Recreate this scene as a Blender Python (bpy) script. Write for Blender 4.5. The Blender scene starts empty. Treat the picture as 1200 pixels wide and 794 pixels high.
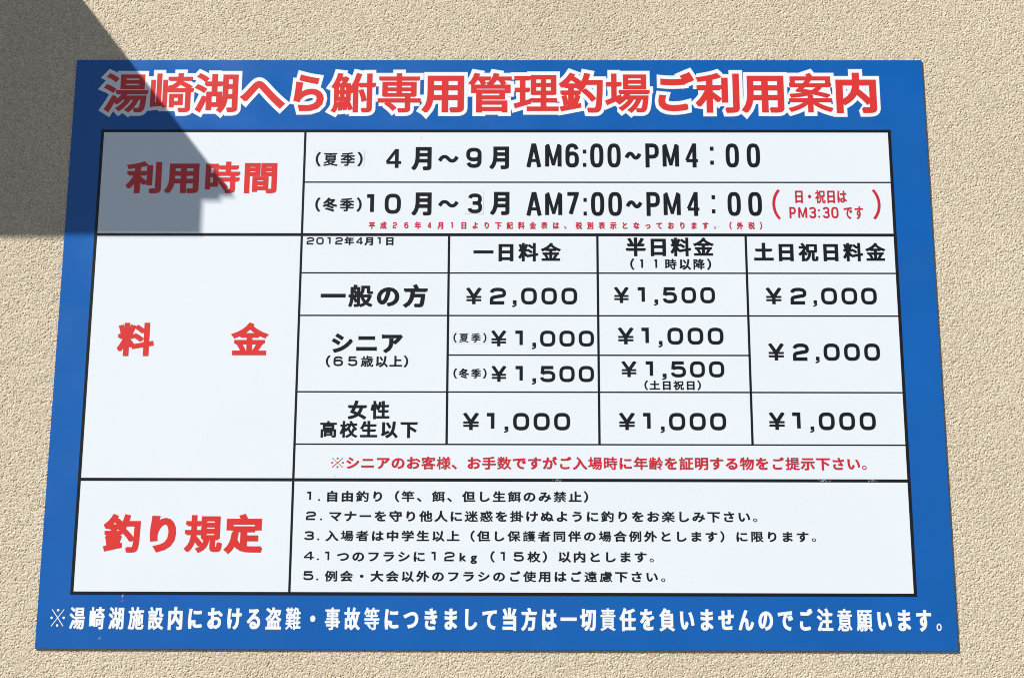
import bpy, bmesh, math, random
import numpy as np
from mathutils import Vector, Matrix
from mathutils.geometry import delaunay_2d_cdt

# ------------------------------------------------------------------ camera, sky, sun
scene = bpy.context.scene
COL = scene.collection
BZ = 2.0                      # height of the board's centre above the ground
YAW, PITCH, ROLL = 0.00612, 0.19276, -0.00259
cam_d = bpy.data.cameras.new('camera'); cam = bpy.data.objects.new('camera', cam_d); COL.objects.link(cam)
M = Matrix.Rotation(YAW, 3, 'Z') @ Matrix.Rotation(PITCH, 3, 'X') @ Matrix.Rotation(ROLL, 3, 'Y')
r_, f_, u_ = M.col[0], M.col[1], M.col[2]
cam.matrix_world = Matrix(((r_[0], u_[0], -f_[0], 0.0384), (r_[1], u_[1], -f_[1], -2.1357),
                           (r_[2], u_[2], -f_[2], BZ - 0.4118), (0, 0, 0, 1)))
cam_d.sensor_width = 36.0; cam_d.lens = 45.0; cam_d.clip_end = 2000; cam_d.clip_start = 0.05
scene.camera = cam

SX, SZ = 1.45, 1.64           # sideways and downward run of the sunlight per metre towards the wall
sun_dir = Vector((SX, 1.0, -SZ)).normalized()
elev = math.asin(-sun_dir.z)
world = bpy.data.worlds.new('World'); scene.world = world; world.use_nodes = True
nt = world.node_tree; bg = nt.nodes['Background']
sky = nt.nodes.new('ShaderNodeTexSky'); sky.sky_type = 'NISHITA'; sky.sun_disc = False
sky.sun_elevation = elev
sky.dust_density = 0.3; sky.ozone_density = 1.5
sky.sun_rotation = math.atan2(-sun_dir.x, -sun_dir.y)
nt.links.new(sky.outputs[0], bg.inputs[0]); bg.inputs[1].default_value = 0.053
sd = bpy.data.lights.new('sun', 'SUN'); sd.energy = 5.0; sd.angle = math.radians(0.45); sd.color = (1.0, 0.955, 0.89)
sun = bpy.data.objects.new('sun', sd); COL.objects.link(sun)
sun.rotation_euler = sun_dir.to_track_quat('-Z', 'Y').to_euler(); sun.location = (-3, -2, 5)
scene.cycles.pixel_filter_type = 'BLACKMAN_HARRIS'; scene.cycles.filter_width = 1.0
vs = scene.view_settings
vs.view_transform = 'Standard'; vs.look = 'None'; vs.gamma = 1.0; vs.use_curve_mapping = False; vs.exposure = 0.82

# ------------------------------------------------------------------ materials
def mat(name, base, rough=0.5, var=0.0, vscale=30.0, spec=0.5, rvar=0.0, bump=0.0, bscale=200.0, metallic=0.0):
    m = bpy.data.materials.new(name); m.use_nodes = True
    n, l = m.node_tree.nodes, m.node_tree.links
    b = n['Principled BSDF']
    b.inputs['Base Color'].default_value = (*base, 1); b.inputs['Roughness'].default_value = rough
    b.inputs['Specular IOR Level'].default_value = spec; b.inputs['Metallic'].default_value = metallic
    tc = n.new('ShaderNodeTexCoord')
    if var:
        t = n.new('ShaderNodeTexNoise'); t.inputs['Scale'].default_value = vscale; t.inputs['Detail'].default_value = 6
        l.new(tc.outputs['Object'], t.inputs['Vector'])
        r = n.new('ShaderNodeValToRGB'); l.new(t.outputs[0], r.inputs[0])
        r.color_ramp.elements[0].position = 0.3; r.color_ramp.elements[1].position = 0.7
        r.color_ramp.elements[0].color = (*[c * (1 - var) for c in base], 1)
        r.color_ramp.elements[1].color = (*[min(1, c * (1 + var)) for c in base], 1)
        l.new(r.outputs[0], b.inputs['Base Color'])
    if rvar:
        t = n.new('ShaderNodeTexNoise'); t.inputs['Scale'].default_value = 9; t.inputs['Detail'].default_value = 8
        l.new(tc.outputs['Object'], t.inputs['Vector'])
        mr = n.new('ShaderNodeMapRange'); l.new(t.outputs[0], mr.inputs[0])
        mr.inputs[1].default_value = 0.3; mr.inputs[2].default_value = 0.7
        mr.inputs[3].default_value = rough - rvar; mr.inputs[4].default_value = rough + rvar
        l.new(mr.outputs[0], b.inputs['Roughness'])
    if bump:
        t = n.new('ShaderNodeTexNoise'); t.inputs['Scale'].default_value = bscale; t.inputs['Detail'].default_value = 3
        l.new(tc.outputs['Object'], t.inputs['Vector'])
        bp = n.new('ShaderNodeBump'); bp.inputs['Strength'].default_value = bump; bp.inputs['Distance'].default_value = 0.001
        l.new(t.outputs[0], bp.inputs['Height']); l.new(bp.outputs[0], b.inputs['Normal'])
    return m

VAR = 0.035
MAT = {
    'panel': mat('white_vinyl', (0.615, 0.660, 0.705), 0.30, 0.010, 5, 0.5, 0.03, 0.03, 9),
    'white': mat('white_print', (0.66, 0.69, 0.71), 0.30, 0.012, 30, 0.5),
    'blue': mat('blue_vinyl', (0.0015, 0.084, 0.330), 0.34, 0.05, 8, 0.4, 0.08, 0.05, 30),
    'black': mat('black_print', (0.006, 0.0065, 0.0075), 0.36, 0.15, 40, 0.3),
    'red': mat('red_print', (0.53, 0.027, 0.022), 0.34, 0.03, 20, 0.4),
    'red2': mat('crimson_print', (0.45, 0.015, 0.028), 0.36, 0.03, 20, 0.4),
    'edge': mat('board_core', (0.55, 0.57, 0.60), 0.5, 0.05, 50, 0.4),
    'patch': mat('patch_vinyl', (0.608, 0.652, 0.697), 0.33, 0.015, 30, 0.5),
    'patch_edge': mat('patch_cut_edge', (0.42, 0.43, 0.46), 0.6, 0.1, 300, 0.3),
    'scuff': mat('scuffed_grey', (0.42, 0.43, 0.43), 0.7, 0.2, 600, 0.3),
    'metal': mat('painted_sheet_metal', (0.22, 0.19, 0.16), 0.45, 0.08, 20, 0.5, 0.08),
    'gutter': mat('brown_gutter', (0.12, 0.09, 0.07), 0.4, 0.08, 20, 0.5),
    'timber': mat('painted_timber', (0.32, 0.27, 0.21), 0.6, 0.15, 30, 0.4, 0, 0.3, 80),
    'ground': mat('concrete_ground', (0.088, 0.080, 0.074), 0.85, 0.15, 3, 0.3, 0, 0.6, 60),
}
def stucco():
    m = bpy.data.materials.new('sprayed_stucco'); m.use_nodes = True
    n, l = m.node_tree.nodes, m.node_tree.links
    b = n['Principled BSDF']; b.inputs['Roughness'].default_value = 0.9; b.inputs['Specular IOR Level'].default_value = 0.2
    tc = n.new('ShaderNodeTexCoord')
    big = n.new('ShaderNodeTexNoise'); big.inputs['Scale'].default_value = 2.5; big.inputs['Detail'].default_value = 5
    fine = n.new('ShaderNodeTexNoise'); fine.inputs['Scale'].default_value = 520; fine.inputs['Detail'].default_value = 2
    for t in (big, fine): l.new(tc.outputs['Object'], t.inputs['Vector'])
    r1 = n.new('ShaderNodeValToRGB'); l.new(big.outputs[0], r1.inputs[0])
    r1.color_ramp.elements[0].position = 0.3; r1.color_ramp.elements[1].position = 0.7
    r1.color_ramp.elements[0].color = (0.536, 0.461, 0.349, 1); r1.color_ramp.elements[1].color = (0.589, 0.512, 0.393, 1)
    r2 = n.new('ShaderNodeValToRGB'); l.new(fine.outputs[0], r2.inputs[0])
    r2.color_ramp.elements[0].position = 0.3; r2.color_ramp.elements[1].position = 0.66
    r2.color_ramp.elements[0].color = (0.54, 0.52, 0.49, 1); r2.color_ramp.elements[1].color = (1.16, 1.16, 1.16, 1)
    mx = n.new('ShaderNodeMix'); mx.data_type = 'RGBA'; mx.blend_type = 'MULTIPLY'; mx.inputs[0].default_value = 1
    l.new(r1.outputs[0], mx.inputs[6]); l.new(r2.outputs[0], mx.inputs[7]); l.new(mx.outputs[2], b.inputs['Base Color'])
    t = n.new('ShaderNodeTexNoise'); t.inputs['Scale'].default_value = 430; t.inputs['Detail'].default_value = 3
    l.new(tc.outputs['Object'], t.inputs['Vector'])
    bp = n.new('ShaderNodeBump'); bp.inputs['Strength'].default_value = 0.3; bp.inputs['Distance'].default_value = 0.0012
    l.new(t.outputs[0], bp.inputs['Height']); l.new(bp.outputs[0], b.inputs['Normal'])
    return m
MAT['stucco'] = stucco()

# ------------------------------------------------------------------ helpers
def link(name, me, material, parent=None, loc=None):
    me.materials.append(material)
    o = bpy.data.objects.new(name, me); COL.objects.link(o)
    if parent: o.parent = parent
    if loc: o.location = loc
    return o
def box_bm(bm, x0, x1, y0, y1, z0, z1):
    v = [bm.verts.new((x, y, z)) for x in (x0, x1) for y in (y0, y1) for z in (z0, z1)]
    for f in ((0, 1, 3, 2), (4, 6, 7, 5), (0, 4, 5, 1), (2, 3, 7, 6), (0, 2, 6, 4), (1, 5, 7, 3)):
        bm.faces.new([v[i] for i in f])
def box(name, x0, x1, y0, y1, z0, z1, m, parent=None, bevel=0.0):
    bm = bmesh.new(); box_bm(bm, x0, x1, y0, y1, z0, z1)
    bmesh.ops.recalc_face_normals(bm, faces=bm.faces)
    if bevel: bmesh.ops.bevel(bm, geom=bm.edges[:], offset=bevel, segments=2, affect='EDGES')
    me = bpy.data.meshes.new(name); bm.to_mesh(me); bm.free()
    return link(name, me, m, parent)
def tag(o, label=None, cat=None, kind=None, group=None):
    if label: o['label'] = label
    if cat: o['category'] = cat
    if kind: o['kind'] = kind
    if group: o['group'] = group
    return o

# ------------------------------------------------------------------ ground
bm = bmesh.new(); v = [bm.verts.new(p) for p in ((-150, -300, 0), (150, -300, 0), (150, 0.1, 0), (-150, 0.1, 0))]; bm.faces.new(v)
me = bpy.data.meshes.new('ground'); bm.to_mesh(me); bm.free()
tag(link('ground', me, MAT['ground']), kind='structure')

# ------------------------------------------------------------------ stucco wall, relief as real geometry
rng = np.random.default_rng(7)
LAT = [rng.random((512, 512)).astype(np.float32) for _ in range(4)]
def vnoise(x, y, cell, ang, k):
    c, s = math.cos(ang), math.sin(ang)
    u, w = (x * c + y * s) / cell + 1000.3, (-x * s + y * c) / cell + 1000.7
    iu, iw = np.floor(u).astype(np.int64), np.floor(w).astype(np.int64)
    fu, fw = u - iu, w - iw
    fu, fw = fu * fu * (3 - 2 * fu), fw * fw * (3 - 2 * fw)
    L = LAT[k]; g = lambda a, b: L[a & 511, b & 511]
    return (g(iu, iw) * (1 - fu) + g(iu + 1, iw) * fu) * (1 - fw) + (g(iu, iw + 1) * (1 - fu) + g(iu + 1, iw + 1) * fu) * fw
def relief(x, z):
    a = vnoise(x, z, 0.0019, 0.3, 0); b = vnoise(x, z, 0.0014, 1.2, 1); c = vnoise(x, z, 0.009, 2.1, 2); d = vnoise(x, z, 0.05, 0.7, 3)
    g = np.abs(a - 0.5) * 2; h = np.abs(b - 0.5) * 2
    p = vnoise(x, z, 0.0017, 0.85, 2)
    pit = np.clip((0.42 - p) / 0.25, 0, 1)
    return (0.45 * a + 0.45 * b + 0.05 * c + 0.10 * d - 0.75 * pit + 0.6) * AMP
AMP = 0.00088
def axis(lo, hi, step, flo, fhi):
    a = [lo]
    while a[-1] < hi: a.append(a[-1] + step)
    s, p, left = step, lo, []
    while p > flo:
        s *= 1.06; p = max(flo, p - s); left.append(p)
    s, p, right = step, a[-1], []
    while p < fhi:
        s *= 1.06; p = min(fhi, p + s); right.append(p)
    return np.array(left[::-1] + a + right)
WX0, WX1, WZ1 = -5.0, 5.0, 3.4
xs = axis(-1.0, 1.04, 0.00075, WX0, WX1); zs = axis(BZ - 0.62, BZ + 0.68, 0.00075, 0.0, WZ1)
X, Z = np.meshgrid(xs, zs)
HB = (0.7505, 0.509)                                    # half width and half height of the board
WALLY = 0.0036
Y = WALLY - relief(X, Z)
edge = (X <= WX0) | (X >= WX1) | (Z <= 0) | (Z >= WZ1)
Y[edge] = 0.012
nx, nz = len(xs), len(zs)
idx = np.arange(nx * nz, dtype=np.int32).reshape(nz, nx)
q = np.stack([idx[:-1, :-1], idx[:-1, 1:], idx[1:, 1:], idx[1:, :-1]], -1).reshape(-1, 4)
cx = (X[:-1, :-1]).ravel(); cz = (Z[:-1, :-1]).ravel()
q = q[~((np.abs(cx) < HB[0] - 0.03) & (np.abs(cz - BZ) < HB[1] - 0.03))]    # nothing is built where the board hides the wall
used = np.zeros(nx * nz, bool); used[q.ravel()] = True
remap = np.cumsum(used) - 1
co = np.stack([X.ravel(), Y.ravel(), Z.ravel()], -1)[used].astype(np.float32)
q = remap[q].astype(np.int32)
bx = np.array([(x, y, z) for x in (WX0, WX1) for y in (0.012, 0.2) for z in (0.0, WZ1)], np.float32)
n0 = len(co); co = np.concatenate([co, bx])
q = np.concatenate([q, n0 + np.array(((0, 1, 3, 2), (4, 6, 7, 5), (2, 3, 7, 6), (0, 4, 5, 1), (1, 5, 7, 3)), np.int32)])
me = bpy.data.meshes.new('wall')
me.vertices.add(len(co)); me.vertices.foreach_set('co', co.ravel())
me.loops.add(q.size); me.loops.foreach_set('vertex_index', q.ravel())
me.polygons.add(len(q)); me.polygons.foreach_set('loop_start', np.arange(0, q.size, 4, dtype=np.int32))
me.polygons.foreach_set('loop_total', np.full(len(q), 4, np.int32))
me.update(calc_edges=True)
me.polygons.foreach_set('use_smooth', np.ones(len(q), bool))
tag(link('wall', me, MAT['stucco']), 'cream sprayed stucco wall behind the notice board', kind='structure')

# ------------------------------------------------------------------ eave whose shadow falls on the board's corner
D, SLOPE = 0.45, 0.20
XE, ZE = -0.4594 - SX * D, BZ + 0.2586 + (SZ + SLOPE) * D     # right end and height at the wall
eave = bpy.data.objects.new('roof_eave', None); COL.objects.link(eave); eave.location = (XE, 0, ZE)
tag(eave, 'brown sheet-metal eave with box gutter projecting from the stucco wall', 'eave')
def slab(name, x0, x1, d0, d1, top, bot, m):          # follows the slope; coordinates relative to the eave's corner
    bm = bmesh.new(); box_bm(bm, x0, x1, -d1, d0, bot, top)
    for v in bm.verts: v.co.z += v.co.y * SLOPE
    bmesh.ops.recalc_face_normals(bm, faces=bm.faces)
    me = bpy.data.meshes.new(name); bm.to_mesh(me); bm.free(); return link(name, me, m, eave)
slab('roof_sheet', -3.4, 0, -0.004, D, 0.0, -0.003, MAT['metal'])
slab('soffit_board', -3.4, -0.0221, -0.004, D, -0.0031, -0.0105, MAT['timber'])
for k in range(9): 
    slab('standing_seam', -0.40 - 0.36 * k, -0.385 - 0.36 * k, -0.004, D - 0.004, 0.026, 0.0002, MAT['metal'])
for k in range(8):
    slab('rafter', -0.14 - 0.42 * k, -0.10 - 0.42 * k, -0.004, D - 0.12, -0.0107, -0.075, MAT['timber'])
GD = 0.44
gx = (-0.5125 - SX * GD) - XE; gz = (BZ + 0.187 + SZ * GD) - ZE
gt = -GD * SLOPE - 0.012
bm = bmesh.new()
box_bm(bm, -3.4, gx, -GD, -GD + 0.003, gz, gt); box_bm(bm, -3.4, gx, -GD + 0.0032, -GD + 0.08, gz, gz + 0.003)
box_bm(bm, -3.4, gx, -GD + 0.077, -GD + 0.08, gz + 0.0032, gt + 0.014); box_bm(bm, gx - 0.003, gx - 0.0001, -GD + 0.0032, -GD + 0.0768, gz + 0.0032, gt)
bmesh.ops.recalc_face_normals(bm, faces=bm.faces)
me = bpy.data.meshes.new('gutter'); bm.to_mesh(me); bm.free(); link('gutter', me, MAT['gutter'], eave)

# ------------------------------------------------------------------ the notice board
board = bpy.data.objects.new('notice_board', None); COL.objects.link(board); board.location = (0, 0, BZ)
tag(board, 'blue bordered white board of Japanese fishing fees and rules on the stucco wall', 'sign')
T_B = 0.0014
b = box('board', -0.75, 0.75, 0.0, T_B, -0.509, 0.509, MAT['blue'], board, 0.0003); b['label'] = 'blue board edge to edge under the white table'
def sheet(name, x0, x1, z0, z1, y, m, parent=board):
    me = bpy.data.meshes.new(name)
    me.from_pydata([(x0, -y, z0), (x1, -y, z0), (x1, -y, z1), (x0, -y, z1)], [], [(0, 1, 2, 3)]); me.update()
    return link(name, me, m, parent)
TX0, TX1, TZ0, TZ1 = -0.6955, 0.6853, -0.4198, 0.3765
CX = (-0.3385, -0.0838, 0.1721, 0.4278)
def px(z): return z
Z_A, Z_B = 0.1882, -0.2340
def rows(): 
    return {'r1': 0.2828, 'h': 0.1203, 'a': 0.0456, 's': -0.0228, 'b': -0.0860, 'c': -0.1745}
R = rows()
# white ground of the table, one sheet for each of the three bands of the board
for z0, z1 in ((Z_A, TZ1), (Z_B, Z_A), (TZ0, Z_B)):
    sheet('white_panel', TX0, TX1, z0, z1, 0.00012, MAT['panel'])
HT, HN, HV = 0.0026, 0.0012, 0.0020
LY = 0.00026
def hline(z, x0, x1, h): sheet('ruled_line', x0, x1, z - h, z + h, LY, MAT['black'])
def vline(x, z0, z1, h=HV): sheet('ruled_line', x - h, x + h, z0, z1, LY, MAT['black'])
for z in (TZ0, TZ1): sheet('border_line', TX0 - HT, TX1 + HT, z - HT, z + HT, LY, MAT['black'])
for x in (TX0, TX1): sheet('border_line', x - HT, x + HT, TZ0 + HT, TZ1 - HT, LY, MAT['black'])
ix0, ix1 = TX0 + HT, TX1 - HT
hline(Z_A, ix0, ix1, HT); hline(Z_B, ix0, ix1, HT)
vline(CX[0], Z_A + HT, TZ1 - HT); vline(CX[0], Z_B + HT, Z_A - HT); vline(CX[0], TZ0 + HT, Z_B - HT)
for x in CX[1:]: vline(x, R['c'] + HN, Z_A - HT)
a, c1, c2, c3 = (x for x in CX)
hline(R['r1'], a + HV, ix1, HN)
hline(R['c'], a + HV, ix1, HN)
for z in (R['h'], R['a'], R['b']):
    for x0, x1 in ((a, c1), (c1, c2), (c2, c3), (c3, None)):
        hline(z, x0 + HV, ix1 if x1 is None else x1 - HV, HN)
for x0, x1 in ((c1, c2), (c2, c3)): hline(R['s'], x0 + HV, x1 - HV, HN)

# ------------------------------------------------------------------ lettering
LETTERING = [
    ('red title lettering with a wide white outline', 'title', 1.06, 0.038, '湯崎湖へら鮒専用管理釣場ご利用案内', (-698.68, 409.81, 666.26, 485.29), 0.62, 0.72),
    ('red heading lettering, four characters, top left cell', 'red', 1.08, 0.05, '利用時間', (-649.07, 261.79, -384.94, 320.58), 0.62, 0.72),
    ('red heading lettering, two wide-spaced characters', 'red', 1.05, 0.05, '料金', (-646.93, -25.51, -389.58, 33.1), 0.62, 0.72),
    ('red heading lettering, four characters, bottom left cell', 'red', 0.98, 0.054, '釣り規定', (-650.23, -354.77, -385.43, -290.97), 0.62, 0.72),
    ('', 'black', 1.0, 0.038, '（夏季）', (-318.85, 311.54, -236.69, 337.73), 0.62, 0.72),
    ('', 'black', 0.88, 0.043, '月', (-150.84, 304.62, -116.5, 346.83), 0.62, 0.72),
    ('', 'black', 1.0, 0.038, '～', (-104.18, 318.68, -69.48, 332.36), 0.62, 0.72),
    ('', 'black', 0.88, 0.043, '月', (-14.65, 306.65, 18.92, 347.68), 0.62, 0.72),
    ('', 'black', 1.0, 0.038, '（冬季）', (-316.96, 229.43, -236.49, 254.87), 0.62, 0.72),
    ('', 'black', 0.88, 0.043, '月', (-149.39, 222.64, -115.3, 263.87), 0.62, 0.72),
    ('', 'black', 1.0, 0.038, '～', (-103.08, 237.28, -68.62, 250.39), 0.62, 0.72),
    ('', 'black', 0.88, 0.043, '月', (-13.05, 223.52, 19.91, 265.13), 0.62, 0.72),
    ('small red line of text under the opening hours', 'red2', 0.84, 0.046, '平成２６年４月１日より下記料金表は、税別表示となっております。（外税）', (-223.35, 198.19, 456.87, 211.66), 0.55, 0.72),
    ('', 'red2', 0.3, 0.02, '（', (475.92, 216.27, 489.59, 270.13), 0.62, 0.72),
    ('', 'red2', 0.3, 0.02, '）', (649.46, 216.42, 663.11, 270.26), 0.62, 0.72),
    ('', 'red2', 0.7, 0.032, '日・祝日は', (516.0, 245.12, 605.1, 269.41), 0.62, 0.72),
    ('', 'red2', 0.6, 0.032, 'です', (598.93, 216.77, 632.1, 239.79), 0.62, 0.72),
    ('', 'black', 1.1, 0.045, '2012年4月1日', (-329.77, 169.25, -179.94, 184.58), 0.68, 0.88),
    ('', 'black', 1.05, 0.043, '一般の方', (-302.28, 59.74, -119.71, 99.92), 0.62, 0.72),
    ('', 'black', 1.05, 0.045, 'シニア', (-280.65, -18.95, -160.85, 13.69), 0.62, 0.72),
    ('', 'black', 1.1, 0.038, '（６５歳以上）', (-290.13, -43.93, -150.69, -23.68), 0.66, 0.72),
    ('', 'black', 1.02, 0.042, '女性', (-250.69, -132.4, -180.39, -100.96), 0.62, 0.72),
    ('', 'black', 1.02, 0.04, '高校生以下', (-296.62, -163.93, -132.91, -135.12), 0.62, 0.72),
    ('', 'black', 1.02, 0.043, '一日料金', (-41.27, 140.91, 109.12, 174.1), 0.62, 0.72),
    ('', 'black', 1.04, 0.043, '半日料金', (220.82, 150.27, 372.41, 183.76), 0.62, 0.72),
    ('', 'black', 1.05, 0.038, '（１１時以降）', (228.13, 126.27, 366.91, 146.26), 0.4, 0.72),
    ('', 'black', 1.02, 0.043, '土日祝日料金', (441.41, 141.47, 667.14, 174.62), 0.62, 0.72),
    ('', 'black', 1.0, 0.038, '（夏季）', (-74.32, -1.42, -18.13, 15.34), 0.62, 0.72),
    ('', 'black', 1.0, 0.038, '（冬季）', (-73.63, -63.0, -17.74, -45.59), 0.62, 0.72),
    ('', 'black', 1.1, 0.038, '（土日祝日）', (248.91, -82.25, 344.0, -65.75), 0.62, 0.72),
    ('red notice line asking visitors for proof of age', 'red2', 1.1, 0.036, '※シニアのお客様、お手数ですがご入場時に年齢を証明する物をご提示下さい。', (-276.79, -216.63, 616.81, -194.71), 0.62, 0.72),
    ('first rule of the list', 'black', 1.2, 0.036, '自由釣り（竿、餌、但し生餌のみ禁止）', (-280.97, -270.57, 152.2, -251.96), 0.62, 0.72),
    ('second rule of the list', 'black', 1.2, 0.036, 'マナーを守り他人に迷惑を掛けぬように釣りをお楽しみ下さい。', (-276.44, -302.81, 431.91, -284.59), 0.62, 0.72),
    ('third rule of the list', 'black', 1.2, 0.036, '入場者は中学生以上（但し保護者同伴の場合例外とします）に限ります。', (-281.82, -335.06, 527.33, -316.96), 0.62, 0.72),
    ('fourth rule of the list', 'black', 1.2, 0.036, '１つのフラシに１２kg（１５枚）以内とします。', (-281.79, -368.66, 259.77, -350.38), 0.72, 0.72),
    ('fifth rule of the list', 'black', 1.2, 0.036, '例会・大会以外のフラシのご使用はご遠慮下さい。', (-281.37, -400.34, 277.91, -382.58), 0.62, 0.72),
    ('bold white notice line along the blue bottom border', 'white', 0.68, 0.044, '※湯崎湖施設内における盗難・事故等につきまして当方は一切責任を負いませんのでご注意願います。', (-728.13, -478.4, 726.04, -441.28), 0.62, 0.72),
]
RULE_NUMBERS = [[('1', (-314.4, -268.59, -307.97, -253.55)), ('.', (-295.86, -268.55, -292.97, -265.99))], [('2', (-315.26, -300.44, -298.89, -286.13)), ('.', (-291.65, -300.4, -288.44, -297.86))], [('3', (-317.37, -333.07, -301.05, -318.52)), ('.', (-295.43, -333.04, -292.23, -330.51))], [('4', (-317.87, -365.51, -300.32, -351.36)), ('.', (-295.03, -365.47, -291.85, -362.96))], [('5', (-316.78, -398.06, -299.92, -383.37)), ('.', (-294.95, -398.02, -291.77, -395.53))]]
NUMERALS = [
    ('', 'black', 0.185, [('4', (-198.26, 308.48, -168.39, 343.66))]),
    ('', 'black', 0.185, [('9', (-55.69, 308.96, -28.83, 345.7))]),
    ('', 'black', 0.185, [('1', (-227.25, 225.63, -215.01, 261.09)), ('0', (-196.48, 225.67, -168.31, 261.9))]),
    ('', 'black', 0.185, [('3', (-52.32, 226.56, -27.13, 262.39))]),
    ('opening hours for the summer months', 'black', 0.16, [('A', (49.5, 309.8, 75.61, 353.6)), ('M', (82.32, 309.83, 111.04, 353.62)), ('6', (117.76, 309.85, 141.25, 353.64)), (':', (148.29, 311.03, 154.26, 342.28)), ('0', (161.01, 309.87, 184.13, 353.66)), ('0', (191.21, 309.89, 214.32, 353.67)), ('~', (221.02, 323.56, 250.84, 339.19)), ('P', (257.55, 309.94, 281.03, 353.71)), ('M', (287.36, 309.96, 316.05, 353.73)), ('4', (325.36, 309.98, 350.69, 353.75)), (':', (370.42, 315.07, 376.75, 347.88)), ('0', (397.62, 310.03, 420.71, 353.78)), ('0', (434.48, 310.05, 457.56, 353.8))]),
    ('opening hours for the winter months', 'black', 0.16, [('A', (49.53, 222.04, 76.19, 265.18)), ('M', (82.11, 222.07, 111.73, 265.2)), ('7', (117.28, 222.09, 140.59, 265.23)), (':', (148.69, 222.88, 154.24, 254.43)), ('0', (161.69, 222.13, 184.63, 265.26)), ('0', (191.66, 222.16, 215.33, 265.28)), ('~', (221.61, 235.24, 251.2, 250.64)), ('P', (257.87, 222.22, 281.17, 265.33)), ('M', (287.45, 222.24, 317.04, 265.36)), ('4', (326.28, 222.28, 351.05, 265.38)), (':', (370.99, 226.91, 376.91, 259.62)), ('0', (398.36, 222.34, 421.27, 265.44)), ('0', (434.2, 222.37, 457.85, 265.47))]),
    ('', 'red2', 0.16, [('P', (504.9, 218.21, 515.96, 238.55)), ('M', (520.02, 218.23, 535.51, 238.56)), ('3', (538.83, 218.24, 551.0, 238.57)), (':', (554.61, 219.4, 557.56, 233.97)), ('3', (562.43, 218.26, 574.23, 238.59)), ('0', (577.18, 218.28, 589.72, 238.61))]),
    ('', 'black', 0.222, [('￥', (-54.02, 64.97, -26.45, 94.29)), ('2', (-12.8, 65.02, 14.76, 94.34)), (',', (25.61, 60.58, 32.81, 72.44)), ('0', (40.52, 65.09, 67.55, 94.4)), ('0', (75.28, 65.13, 101.8, 94.45)), ('0', (109.52, 65.18, 136.55, 94.49))]),
    ('', 'black', 0.222, [('￥', (199.0, 67.4, 225.25, 95.65)), ('1', (240.17, 67.44, 252.26, 95.69)), (',', (267.72, 63.52, 274.65, 74.06)), ('5', (282.62, 67.5, 307.05, 95.75)), ('0', (314.77, 67.54, 339.71, 95.79)), ('0', (346.91, 67.59, 372.11, 95.83))]),
    ('', 'black', 0.222, [('￥', (458.32, 65.62, 486.33, 94.91)), ('2', (500.71, 65.68, 528.2, 94.96)), (',', (539.22, 62.03, 545.63, 73.09)), ('0', (553.11, 65.74, 580.34, 95.02)), ('0', (587.78, 65.79, 614.74, 95.06)), ('0', (621.42, 65.83, 648.12, 95.1))]),
    ('', 'black', 0.222, [('￥', (-10.72, -8.04, 16.14, 19.6)), ('1', (30.93, -7.99, 43.53, 19.65)), (',', (59.15, -12.41, 65.99, -1.26)), ('0', (72.85, -7.92, 98.87, 19.72)), ('0', (105.72, -7.87, 131.73, 19.76)), ('0', (138.58, -7.82, 164.59, 19.81))]),
    ('', 'black', 0.222, [('￥', (-9.83, -68.98, 16.34, -41.36)), ('1', (31.33, -68.93, 43.59, -41.31)), (',', (59.12, -73.02, 65.92, -62.27)), ('5', (72.75, -68.85, 98.63, -41.23)), ('0', (105.44, -68.8, 131.32, -41.18)), ('0', (138.13, -68.74, 164.0, -41.13))]),
    ('', 'black', 0.222, [('￥', (-57.28, -150.86, -29.4, -121.45)), ('1', (-16.68, -150.8, -3.96, -121.39)), (',', (12.33, -154.55, 19.36, -144.23)), ('0', (27.43, -150.7, 54.49, -121.3)), ('0', (61.79, -150.64, 88.84, -121.24)), ('0', (96.15, -150.58, 123.19, -121.18))]),
    ('', 'black', 0.222, [('￥', (204.65, -4.38, 232.58, 24.94)), ('1', (245.44, -4.33, 257.76, 24.99)), (',', (273.92, -9.03, 280.76, 2.11)), ('0', (289.24, -4.26, 316.07, 25.06)), ('0', (323.46, -4.21, 350.27, 25.11)), ('0', (357.66, -4.16, 384.47, 25.15))]),
    ('', 'black', 0.222, [('￥', (209.88, -60.63, 236.58, -32.99)), ('1', (251.56, -60.58, 263.82, -32.94)), (',', (279.09, -64.67, 286.44, -54.19)), ('5', (293.78, -60.5, 319.38, -32.86)), ('0', (326.19, -60.45, 351.51, -32.81)), ('0', (358.31, -60.4, 384.18, -32.76))]),
    ('', 'black', 0.222, [('￥', (204.6, -150.38, 232.45, -120.99)), ('1', (245.69, -150.31, 258.12, -120.93)), (',', (274.61, -154.61, 281.36, -143.75)), ('0', (288.93, -150.22, 316.21, -120.84)), ('0', (323.51, -150.16, 350.52, -120.78)), ('0', (357.82, -150.09, 384.82, -120.71))]),
    ('', 'black', 0.222, [('￥', (459.01, -31.77, 486.84, -2.06)), ('2', (501.02, -31.71, 528.29, -2.0)), (',', (538.9, -35.82, 545.71, -24.74)), ('0', (553.11, -31.63, 580.37, -1.92)), ('0', (587.73, -31.58, 614.45, -1.87)), ('0', (621.81, -31.52, 648.52, -1.82))]),
    ('', 'black', 0.222, [('￥', (455.88, -149.64, 483.69, -119.72)), ('1', (495.84, -149.58, 509.33, -119.66)), (',', (524.94, -153.6, 531.68, -143.29)), ('0', (539.83, -149.49, 566.54, -119.57)), ('0', (574.1, -149.42, 600.54, -119.51)), ('0', (608.36, -149.36, 635.33, -119.45))]),
]
PATCHES = [(-320.75, 311.54, -233.72, 339.69), (-56.77, 225.4, -24.54, 265.1), (-76.25, -3.09, -15.39, 17.29)]

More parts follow.
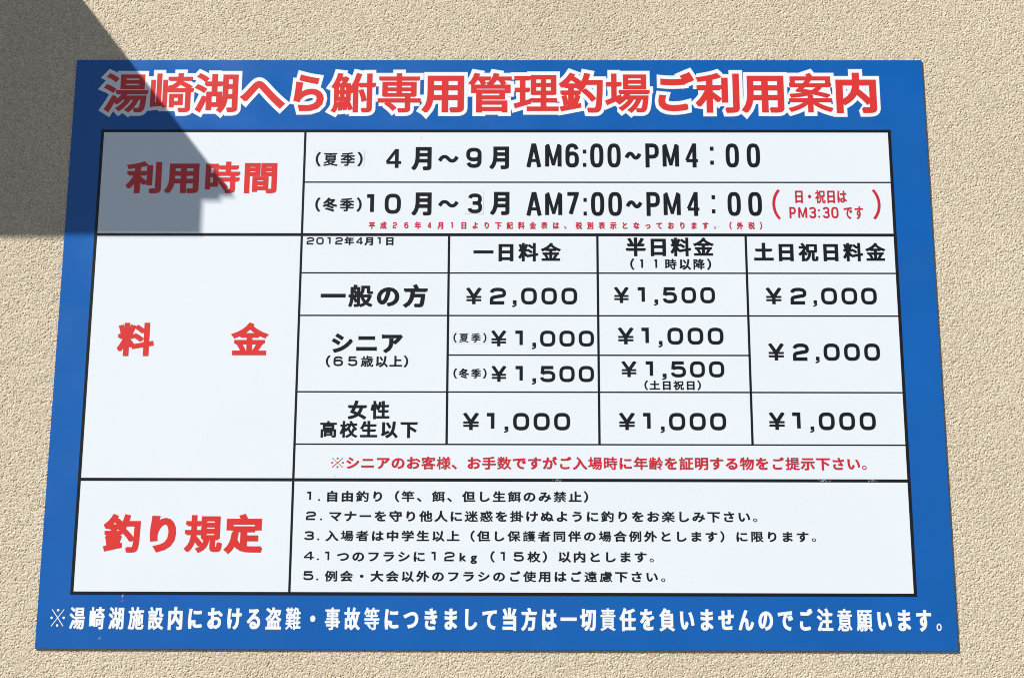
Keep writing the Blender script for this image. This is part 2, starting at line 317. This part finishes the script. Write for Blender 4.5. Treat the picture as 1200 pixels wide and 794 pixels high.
def poly_area(p): return 0.5 * sum(p[i][0] * p[(i + 1) % len(p)][1] - p[(i + 1) % len(p)][0] * p[i][1] for i in range(len(p)))
def union(polys):
    vs, fs = [], []
    for p in polys:
        a = poly_area(p)
        if abs(a) < 1e-9: continue
        if a < 0: p = p[::-1]
        fs.append(list(range(len(vs), len(vs) + len(p)))); vs += [Vector(c) for c in p]
    if not fs: return [], []
    most = sum(abs(poly_area([vs[i] for i in f])) for f in fs) * 1.002
    for eps in (1e-5, 1e-4, 1e-3, 4e-3, 1e-2):
        ov, _, of, _, _, orig = delaunay_2d_cdt(vs, [], fs, 0, eps)
        tris = [t for t, o in zip(of, orig) if o]
        if sum(abs(poly_area([ov[i] for i in t])) for t in tris) <= most: break
    else: print('union area', len(fs))
    return [(v.x, v.y) for v in ov], tris
def offset_pieces(verts, tris, w, limit=2.2):
    # the shape grown outwards by w: a strip along each outline edge and a mitred corner at each outer corner
    cnt = {}
    for t in tris:
        for i in range(len(t)):
            e = (t[i], t[(i + 1) % len(t)]); cnt[e] = cnt.get(e, 0) + 1
    nxt, out = {}, []
    for (a_, b_) in cnt:
        if (b_, a_) not in cnt:
            A, B = Vector(verts[a_]), Vector(verts[b_]); d = B - A
            if d.length < 1e-7: continue
            n = Vector((d.y, -d.x)).normalized() * w
            out.append([tuple(A), tuple(A + n), tuple(B + n), tuple(B)])
            nxt.setdefault(a_, []).append((n, 'out')); nxt.setdefault(b_, []).append((n, 'in'))
    for v_, l in nxt.items():
        ins = [n for n, k in l if k == 'in']; outs = [n for n, k in l if k == 'out']
        if len(ins) != 1 or len(outs) != 1: continue
        n1, n2 = ins[0], outs[0]
        if n1.x * n2.y - n1.y * n2.x <= 1e-9 * w * w: continue           # inner corner
        P = Vector(verts[v_]); h = (n1 + n2)
        if h.length < 1e-9: continue
        k = w * w * 2 / h.length_squared                                   # P + h*k is the mitre tip
        tip = h * k
        if tip.length > limit * w:
            out.append([tuple(P), tuple(P + n1), tuple(P + n2)])
        else:
            out.append([tuple(P), tuple(P + n1), tuple(P + tip), tuple(P + n2)])
    return out
GLYPH = {}
def glyph(ch):
    if ch not in GLYPH:
        c = bpy.data.curves.new('type', 'FONT'); c.body = ch; c.size = 1; c.resolution_u = 4
        o = bpy.data.objects.new('type', c); COL.objects.link(o); bpy.context.view_layer.update()
        m = o.to_mesh()
        vs = [(v.co.x, v.co.y) for v in m.vertices]; fs = [tuple(p.vertices) for p in m.polygons]
        o.to_mesh_clear(); bpy.data.objects.remove(o); bpy.data.curves.remove(c)
        fs = [f if poly_area([vs[i] for i in f]) > 0 else f[::-1] for f in fs]
        GLYPH[ch] = (vs, fs)
    return GLYPH[ch]
# stroked numerals and capitals: centre lines in a unit square
def arc(cx, cy, rx, ry, a0, a1, n=10, e=2.7):
    o = []
    for i in range(n + 1):
        t = math.radians(a0 + (a1 - a0) * i / n); c, s = math.cos(t), math.sin(t)
        o.append((cx + rx * math.copysign(abs(c) ** (2 / e), c), cy + ry * math.copysign(abs(s) ** (2 / e), s)))
    return o
def bez(p0, p1, p2, p3, n=7):
    return [tuple((1-t)**3*a+3*(1-t)**2*t*b_+3*(1-t)*t*t*c+t**3*d for a, b_, c, d in zip(p0, p1, p2, p3)) for t in [i / n for i in range(n + 1)]]
STROKES = {
    '0': [('closed', arc(.5, .5, .5, .5, 0, 360, 32, 3.0)[:-1])],
    '1': [('open', [(0.0, 1), (1, 1), (1, 0)])],
    '2': [('open', arc(.5, .70, .5, .30, 172, 0, 12) + bez((1, .70), (1, .50), (.80, .53), (.5, .475))[1:] + bez((.5, .475), (.15, .41), (0, .42), (0, .22))[1:] + [(0, 0), (1, 0)])],
    '3': [('open', arc(.5, .76, .47, .24, 170, -90, 16)), ('open', [(.28, .52), (.5, .52)]), ('open', arc(.5, .26, .5, .26, 90, -172, 16))],
    '4': [('open', [(.77, -.1), (.77, 1.1)]), ('slim', [(.74, 1.06), (.03, .26)]), ('slim', [(.0, .24), (1.1, .24)])],
    '5': [('open', [(.97, 1), (.10, 1), (.04, .50)]), ('open', bez((.04, .52), (.14, .62), (.28, .63), (.5, .63), 5) + arc(.5, .315, .5, .315, 90, -172, 18)[1:])],
    '6': [('closed', arc(.5, .30, .5, .30, 0, 360, 28)[:-1]), ('open', [(0, .30), (0, .55)] + arc(.5, .62, .5, .38, 180, 22, 12)[1:])],
    '9': [('closed', arc(.5, .70, .5, .30, 0, 360, 28)[:-1]), ('open', [(1, .70), (1, .45)] + arc(.5, .38, .5, .38, 0, -158, 12)[1:])],
    '7': [('open', [(0, 1), (1, 1), (.34, 0)])],
    'A': [('open', [(0, -.08), (.44, 1.0), (.56, 1.0), (1, -.08)]), ('thin', [(.17, .25), (.83, .25)])],
    'M': [('open', [(0, -.05), (0, 1.0)]), ('open', [(1, -.05), (1, 1.0)]), ('open', [(0.04, 1.06), (.5, .02), (.96, 1.06)])],
    'P': [('open', [(0, -.1), (0, 1), (.5, 1)] + arc(.5, .72, .5, .28, 90, -90, 12)[1:] + [(0, .44)])],
    '￥': [('open', [(.0, 1.12), (.5, .44), (1, 1.12)]), ('open', [(.5, .44), (.5, -.1)]), ('thin', [(.0, .44), (1, .44)]), ('thin', [(.0, .20), (1, .20)])],
    '~': [('open', bez((0, .1), (.18, 1.25), (.38, 1.05), (.5, .5), 8) + bez((.5, .5), (.62, -.05), (.82, -.25), (1, .9), 8)[1:])],
}
def clip(poly, x0, x1, y0, y1):
    for ax, lim, sg in ((0, x0, 1), (0, x1, -1), (1, y0, 1), (1, y1, -1)):
        out = []
        for i in range(len(poly)):
            p, q_ = poly[i], poly[(i + 1) % len(poly)]
            dp, dq = (p[ax] - lim) * sg, (q_[ax] - lim) * sg
            if dp >= 0: out.append(p)
            if dp * dq < 0:
                t = dp / (dp - dq); out.append((p[0] + (q_[0] - p[0]) * t, p[1] + (q_[1] - p[1]) * t))
        poly = out
        if len(poly) < 3: return []
    return poly
def numeral(ch, x0, y0, x1, y1, w):
    """polygons of one numeral filling the given box with strokes of width w"""
    W, H = x1 - x0, y1 - y0
    if ch == '.': return [[(x0, y0), (x1, y0), (x1, y1), (x0, y1)]]
    if ch == ':':
        s = (y1 - y0) * 0.22
        return [[(x0, y), (x1, y), (x1, y + s), (x0, y + s)] for y in (y0, y1 - s)]
    if ch == ',':
        m = y0 + H * 0.42
        return [[(x0 + W * .12, m), (x1, m), (x1, y1), (x0 + W * .12, y1)], [(x0, y0), (x0 + W * .45, y0 + H * .02), (x1, m * .55 + y0 * .45), (x1, m), (x0 + W * .55, m), (x0 + W * .5, y0 + H * .28), (x0, y0 + H * .2)]]
    if ch == '※':
        t, rr = min(W, H) * 0.028, min(W, H) * 0.085; o = []
        for (a, b_, c, d) in ((.1, .08, .9, .92), (.1, .92, .9, .08)):
            A, B = Vector((x0 + a * W, y0 + b_ * H)), Vector((x0 + c * W, y0 + d * H)); k = Vector((A.y - B.y, B.x - A.x)).normalized() * t
            o.append([tuple(A + k), tuple(A - k), tuple(B - k), tuple(B + k)])
        for a, b_ in ((.5, .88), (.5, .12), (.1, .5), (.9, .5)):
            o.append([(x0 + a * W + rr * math.cos(q * math.pi / 6), y0 + b_ * H + rr * math.sin(q * math.pi / 6)) for q in range(12)])
        return o
    out = []
    wh = min(w, H * 0.2) if ch != '~' else H * 0.42
    for kind, pts in STROKES[ch]:
        ww = wh * (0.6 if kind == 'thin' and ch != 'A' else 0.78 if kind in ('thin', 'slim') or (ch == 'M' and len(pts) == 3) else 1)
        P = [Vector((x0 + wh / 2 + u * (W - wh), y0 + wh / 2 + v * (H - wh))) for u, v in pts]
        if ch == '￥' and kind == 'thin': P = [Vector((x0 + (.04 if i == 0 else .96) * W, p.y)) for i, p in enumerate(P)]
        if ch == '1' : P[0].x = x0
        if ch in '74': pass
        n = len(P); closed = kind == 'closed'
        segs = [(i, (i + 1) % n) for i in range(n if closed else n - 1)]
        for a_, b_ in segs:
            d = P[b_] - P[a_]
            if d.length < 1e-6: continue
            k = Vector((-d.y, d.x)).normalized() * ww / 2
            out.append([tuple(P[a_] + k), tuple(P[a_] - k), tuple(P[b_] - k), tuple(P[b_] + k)])
        joints = range(n) if closed else range(1, n - 1)
        for j in joints:
            d1, d2 = P[j] - P[j - 1], P[(j + 1) % n] - P[j]
            if d1.length < 1e-6 or d2.length < 1e-6: continue
            d1.normalize(); d2.normalize(); cr = d1.x * d2.y - d1.y * d2.x
            if abs(cr) < 1e-4: continue
            sg = -1 if cr > 0 else 1
            n1 = Vector((-d1.y, d1.x)) * sg * ww / 2; n2 = Vector((-d2.y, d2.x)) * sg * ww / 2
            h = n1 + n2
            if h.length < 1e-9: continue
            tip = h * (ww * ww / 2 / h.length_squared)
            if tip.length < ww * 1.3: out.append([tuple(P[j]), tuple(P[j] + n1), tuple(P[j] + tip), tuple(P[j] + n2)])
            else: out.append([tuple(P[j]), tuple(P[j] + n1), tuple(P[j] + n2)])
    res = []
    for p in out:
        if poly_area(p) < 0: p = p[::-1]
        p = clip(p, x0, x1, y0, y1)
        if len(p) >= 3: res.append(p)
    return res
AY = 0.80                      # bold type: horizontal strokes gain less weight than upright ones
FULL = {chr(0xFF10 + i): str(i) for i in range(10)}
DENS = {}
def density(ch):
    """crowded characters take less added weight, as in a real bold face"""
    if ch not in DENS:
        vs, fs = glyph(ch); cnt = {}
        for t in fs:
            for i in range(len(t)): cnt[(t[i], t[(i + 1) % len(t)])] = 1
        per = sum((Vector(vs[a]) - Vector(vs[b_])).length for a, b_ in cnt if (b_, a) not in cnt)
        DENS[ch] = min(1.15, max(0.5, 8.5 / per))
    return DENS[ch]
def layout(text, asp, w, bbox, dw, half):
    """glyph polygons in millimetres, filling bbox"""
    x0, z0, x1, z1 = bbox
    cells = []                                           # (kind, ch, advance, ink x0, x1, y0, y1) in em
    for ch in text:
        if ch == '※': cells.append(('n', ch, 1.0, 0.07, 0.93, -0.02, 0.80))
        elif ch in FULL or ch.isdigit():
            d = FULL.get(ch, ch); adv = 1.0 if ch in FULL else half
            g = 0.36 * dw if d == '1' else dw
            cells.append(('n', d, adv, adv / 2 - g / 2 - (0.06 if d == '1' else 0), adv / 2 + g / 2 - (0.06 if d == '1' else 0), -0.01, 0.79))
        elif ch in 'kg':
            vs, fs = glyph(ch); xs_ = [v[0] for v in vs]; ys_ = [v[1] for v in vs]
            cells.append(('g', ch, 0.74, min(xs_) + .08, max(xs_) + .08, min(ys_), max(ys_)))
        else:
            vs, fs = glyph(ch); xs_ = [v[0] for v in vs]; ys_ = [v[1] for v in vs]
            adv = 1.0; sh = 0.5 - (min(xs_) + max(xs_)) / 2 if ch in '※・' else 0
            if ch == '※': sh, adv = 0.5 - (min(xs_) + max(xs_)) / 2, 1.0
            cells.append(('g', ch, adv, min(xs_) + sh, max(xs_) + sh, min(ys_), max(ys_)))
    body = [c for c in cells if c[1] not in 'kg']; ylo, yhi = min(c[5] for c in body), max(c[6] for c in body)
    w = w * min(1, asp) ** 0.5; em = (z1 - z0) / (yhi - ylo + 2 * w * AY); eh = em * asp; W = w * em
    base = z0 + W * AY - ylo * em
    pen = [0.0]
    for c in cells[:-1]: pen.append(pen[-1] + c[2])
    n = len(cells)
    a0 = pen[0] + cells[0][3]; a1 = pen[-1] + cells[-1][4]
    if n == 1:
        eh = (x1 - x0 - 2 * W) / (a1 - a0); tr = 0
    else:
        tr = ((x1 - x0 - 2 * W) - (a1 - a0) * eh) / (n - 1)
    ox = x0 + W - a0 * eh
    res = []
    for i, c in enumerate(cells):
        gx = ox + pen[i] * eh + tr * i
        if c[0] == 'n':
            res.append(('n', c[1], (gx + c[3] * eh - W, base + c[5] * em - W * .5, gx + c[4] * eh + W, base + c[6] * em + W * .5), W, em))
        else:
            vs, fs = glyph(c[1]); sh = c[3] - min(v[0] for v in vs)
            extra = 0.86 if c[1] in 'ごら' else 1.0          # these kana are drawn narrower
            cxm = (c[3] + c[4]) / 2; cym = (c[5] + c[6]) / 2
            res.append(('g', [(gx + ((v[0] + sh - cxm) * extra + cxm) * eh, base + v[1] * em) for v in vs], fs, W * (0.2 if c[1] in '※。' else 1) * density(c[1]), em))
    return res
def mesh_from(name, parts, y, m, parent):
    V, F = [], []
    for vs, fs in parts:
        k = len(V); V += [(a / 1000, -y, b_ / 1000) for a, b_ in vs]; F += [tuple(k + i for i in f) for f in fs]
    me = bpy.data.meshes.new(name); me.from_pydata(V, [], F); me.update()
    bmm = bmesh.new(); bmm.from_mesh(me); bmesh.ops.dissolve_degenerate(bmm, dist=1e-6, edges=bmm.edges)
    for f in bmm.faces:
        if f.normal.y > 0: f.normal_flip()
    loose = [v for v in bmm.verts if not v.link_faces]; bmesh.ops.delete(bmm, geom=loose, context='VERTS')
    bmm.to_mesh(me); bmm.free(); return link(name, me, m, parent)
def solid(item, grow=0.0):
    if item[0] == 'n':
        return union(numeral(item[1], *item[2], item[4] * 0.115 + item[3] * 1.1))
    _, vs, fs, W, em = item
    if grow: return union([[vs[i] for i in f] for f in fs] + offset_pieces(vs, fs, W * 0.86 + grow, 1.7))
    sv = [(x, y / AY) for x, y in vs]
    polys = [[sv[i] for i in f] for f in fs]
    if W > 0: polys = polys + offset_pieces(sv, fs, W, 1.7)
    uv, uf = union(polys); uv = [(x, y * AY) for x, y in uv]
    return uv, uf
TY = 0.00034
for label, col, asp, w, text, bbox, dw, half in LETTERING:
    items = layout(text, asp, w, bbox, dw, half)
    if col == 'title':
        for k, it in enumerate(items):                 # neighbouring outlines overlap, so every other one lies a hair lower
            o = mesh_from('lettering_outline', [solid(it, 6.6)], 0.00019 + 0.00004 * (k % 2), MAT['white'], board)
        o = mesh_from('lettering', [solid(it) for it in items], 0.00032, MAT['red'], board)
    else:
        shapes = [solid(it) for it in items]
        if 'rule of the list' in label:
            num = RULE_NUMBERS[('first', 'second', 'third', 'fourth', 'fifth').index(label.split()[0])]
            hh = num[0][1][3] - num[0][1][1]
            shapes += [union(numeral(c, *b_, hh * 0.2)) for c, b_ in num]
        for part in ([[x] for x in shapes] if len(shapes) == 2 else [shapes]):
            o = mesh_from('lettering', part, TY, MAT[col], board)
    if label: o['label'] = label
for label, col, w, items in NUMERALS:
    hh = max(b_[3] - b_[1] for c, b_ in items)
    shapes = [union(numeral(c, *b_, hh * w)) for c, b_ in items]
    for part in ([[x] for x in shapes] if len(shapes) == 2 else [shapes]):
        o = mesh_from('lettering', part, TY, MAT[col], board)
    if label: o['label'] = label
# small correction patches stuck over the first print
for x0, z0, x1, z1 in PATCHES:
    x0, z0, x1, z1 = x0 / 1000, z0 / 1000, x1 / 1000, z1 / 1000
    sheet('correction_patch', x0, x1, z0, z1, 0.00024, MAT['patch_edge']); e = 0.00028
    sheet('correction_patch', x0 + e, x1 - e, z0 + e, z1 - e, 0.00027, MAT['patch'])
# specks and scuffs
rnd = random.Random(3)
def blot(cx_, cz_, r, m, y=0.0004, name='speck'):
    n = 9; V = [(cx_ + r * rnd.uniform(.6, 1.2) * math.cos(6.283 * i / n), -y, cz_ + r * rnd.uniform(.6, 1.2) * math.sin(6.283 * i / n)) for i in range(n)]
    me = bpy.data.meshes.new(name); me.from_pydata(V, [], [tuple(range(n))[::-1]]); me.update()
    if me.polygons[0].normal.y > 0: me.flip_normals()
    link(name, me, m, board)
for x, z, r in ((-0.1345, 0.3650, .0009), (0.3810, 0.2032, .0008), (-0.27, -0.2270, .0010), (0.5225, 0.1425, .0006), (0.4170, .2105, .0007)):
    blot(x, z, r, MAT['scuff'])
bm = bmesh.new()
for cx_, cz_, sx_, sz_, n in ((0.5440, Z_B, .010, .0014, 20), (0.6230, Z_B, .010, .0014, 14), (0.1, Z_B, .008, .0015, 10), (-0.612, TZ0 - 0.006, .0015, .006, 10), (-.645, -.494, .002, .004, 5)):
    for k in range(n):
        x = cx_ + rnd.gauss(0, sx_ * .5); z = cz_ + rnd.gauss(0, sz_ * .5); a = rnd.uniform(0.5, 1.2); L_ = rnd.uniform(.0005, .0022); h = rnd.uniform(.0001, .00022)
        d = Vector((math.cos(a), 0, math.sin(a))) * L_; p = Vector((-d.z, 0, d.x)).normalized() * h; c = Vector((x, -0.00042 - k * 1e-6, z))
        f = bm.faces.new([bm.verts.new(c + s) for s in (-d - p, d - p, d + p, -d + p)])
for f in bm.faces:
    f.normal_update()
    if f.normal.y > 0: f.normal_flip()
me = bpy.data.meshes.new('scuff_marks'); bm.to_mesh(me); bm.free(); o = link('scuff_marks', me, MAT['scuff'], board); o['kind'] = 'stuff'
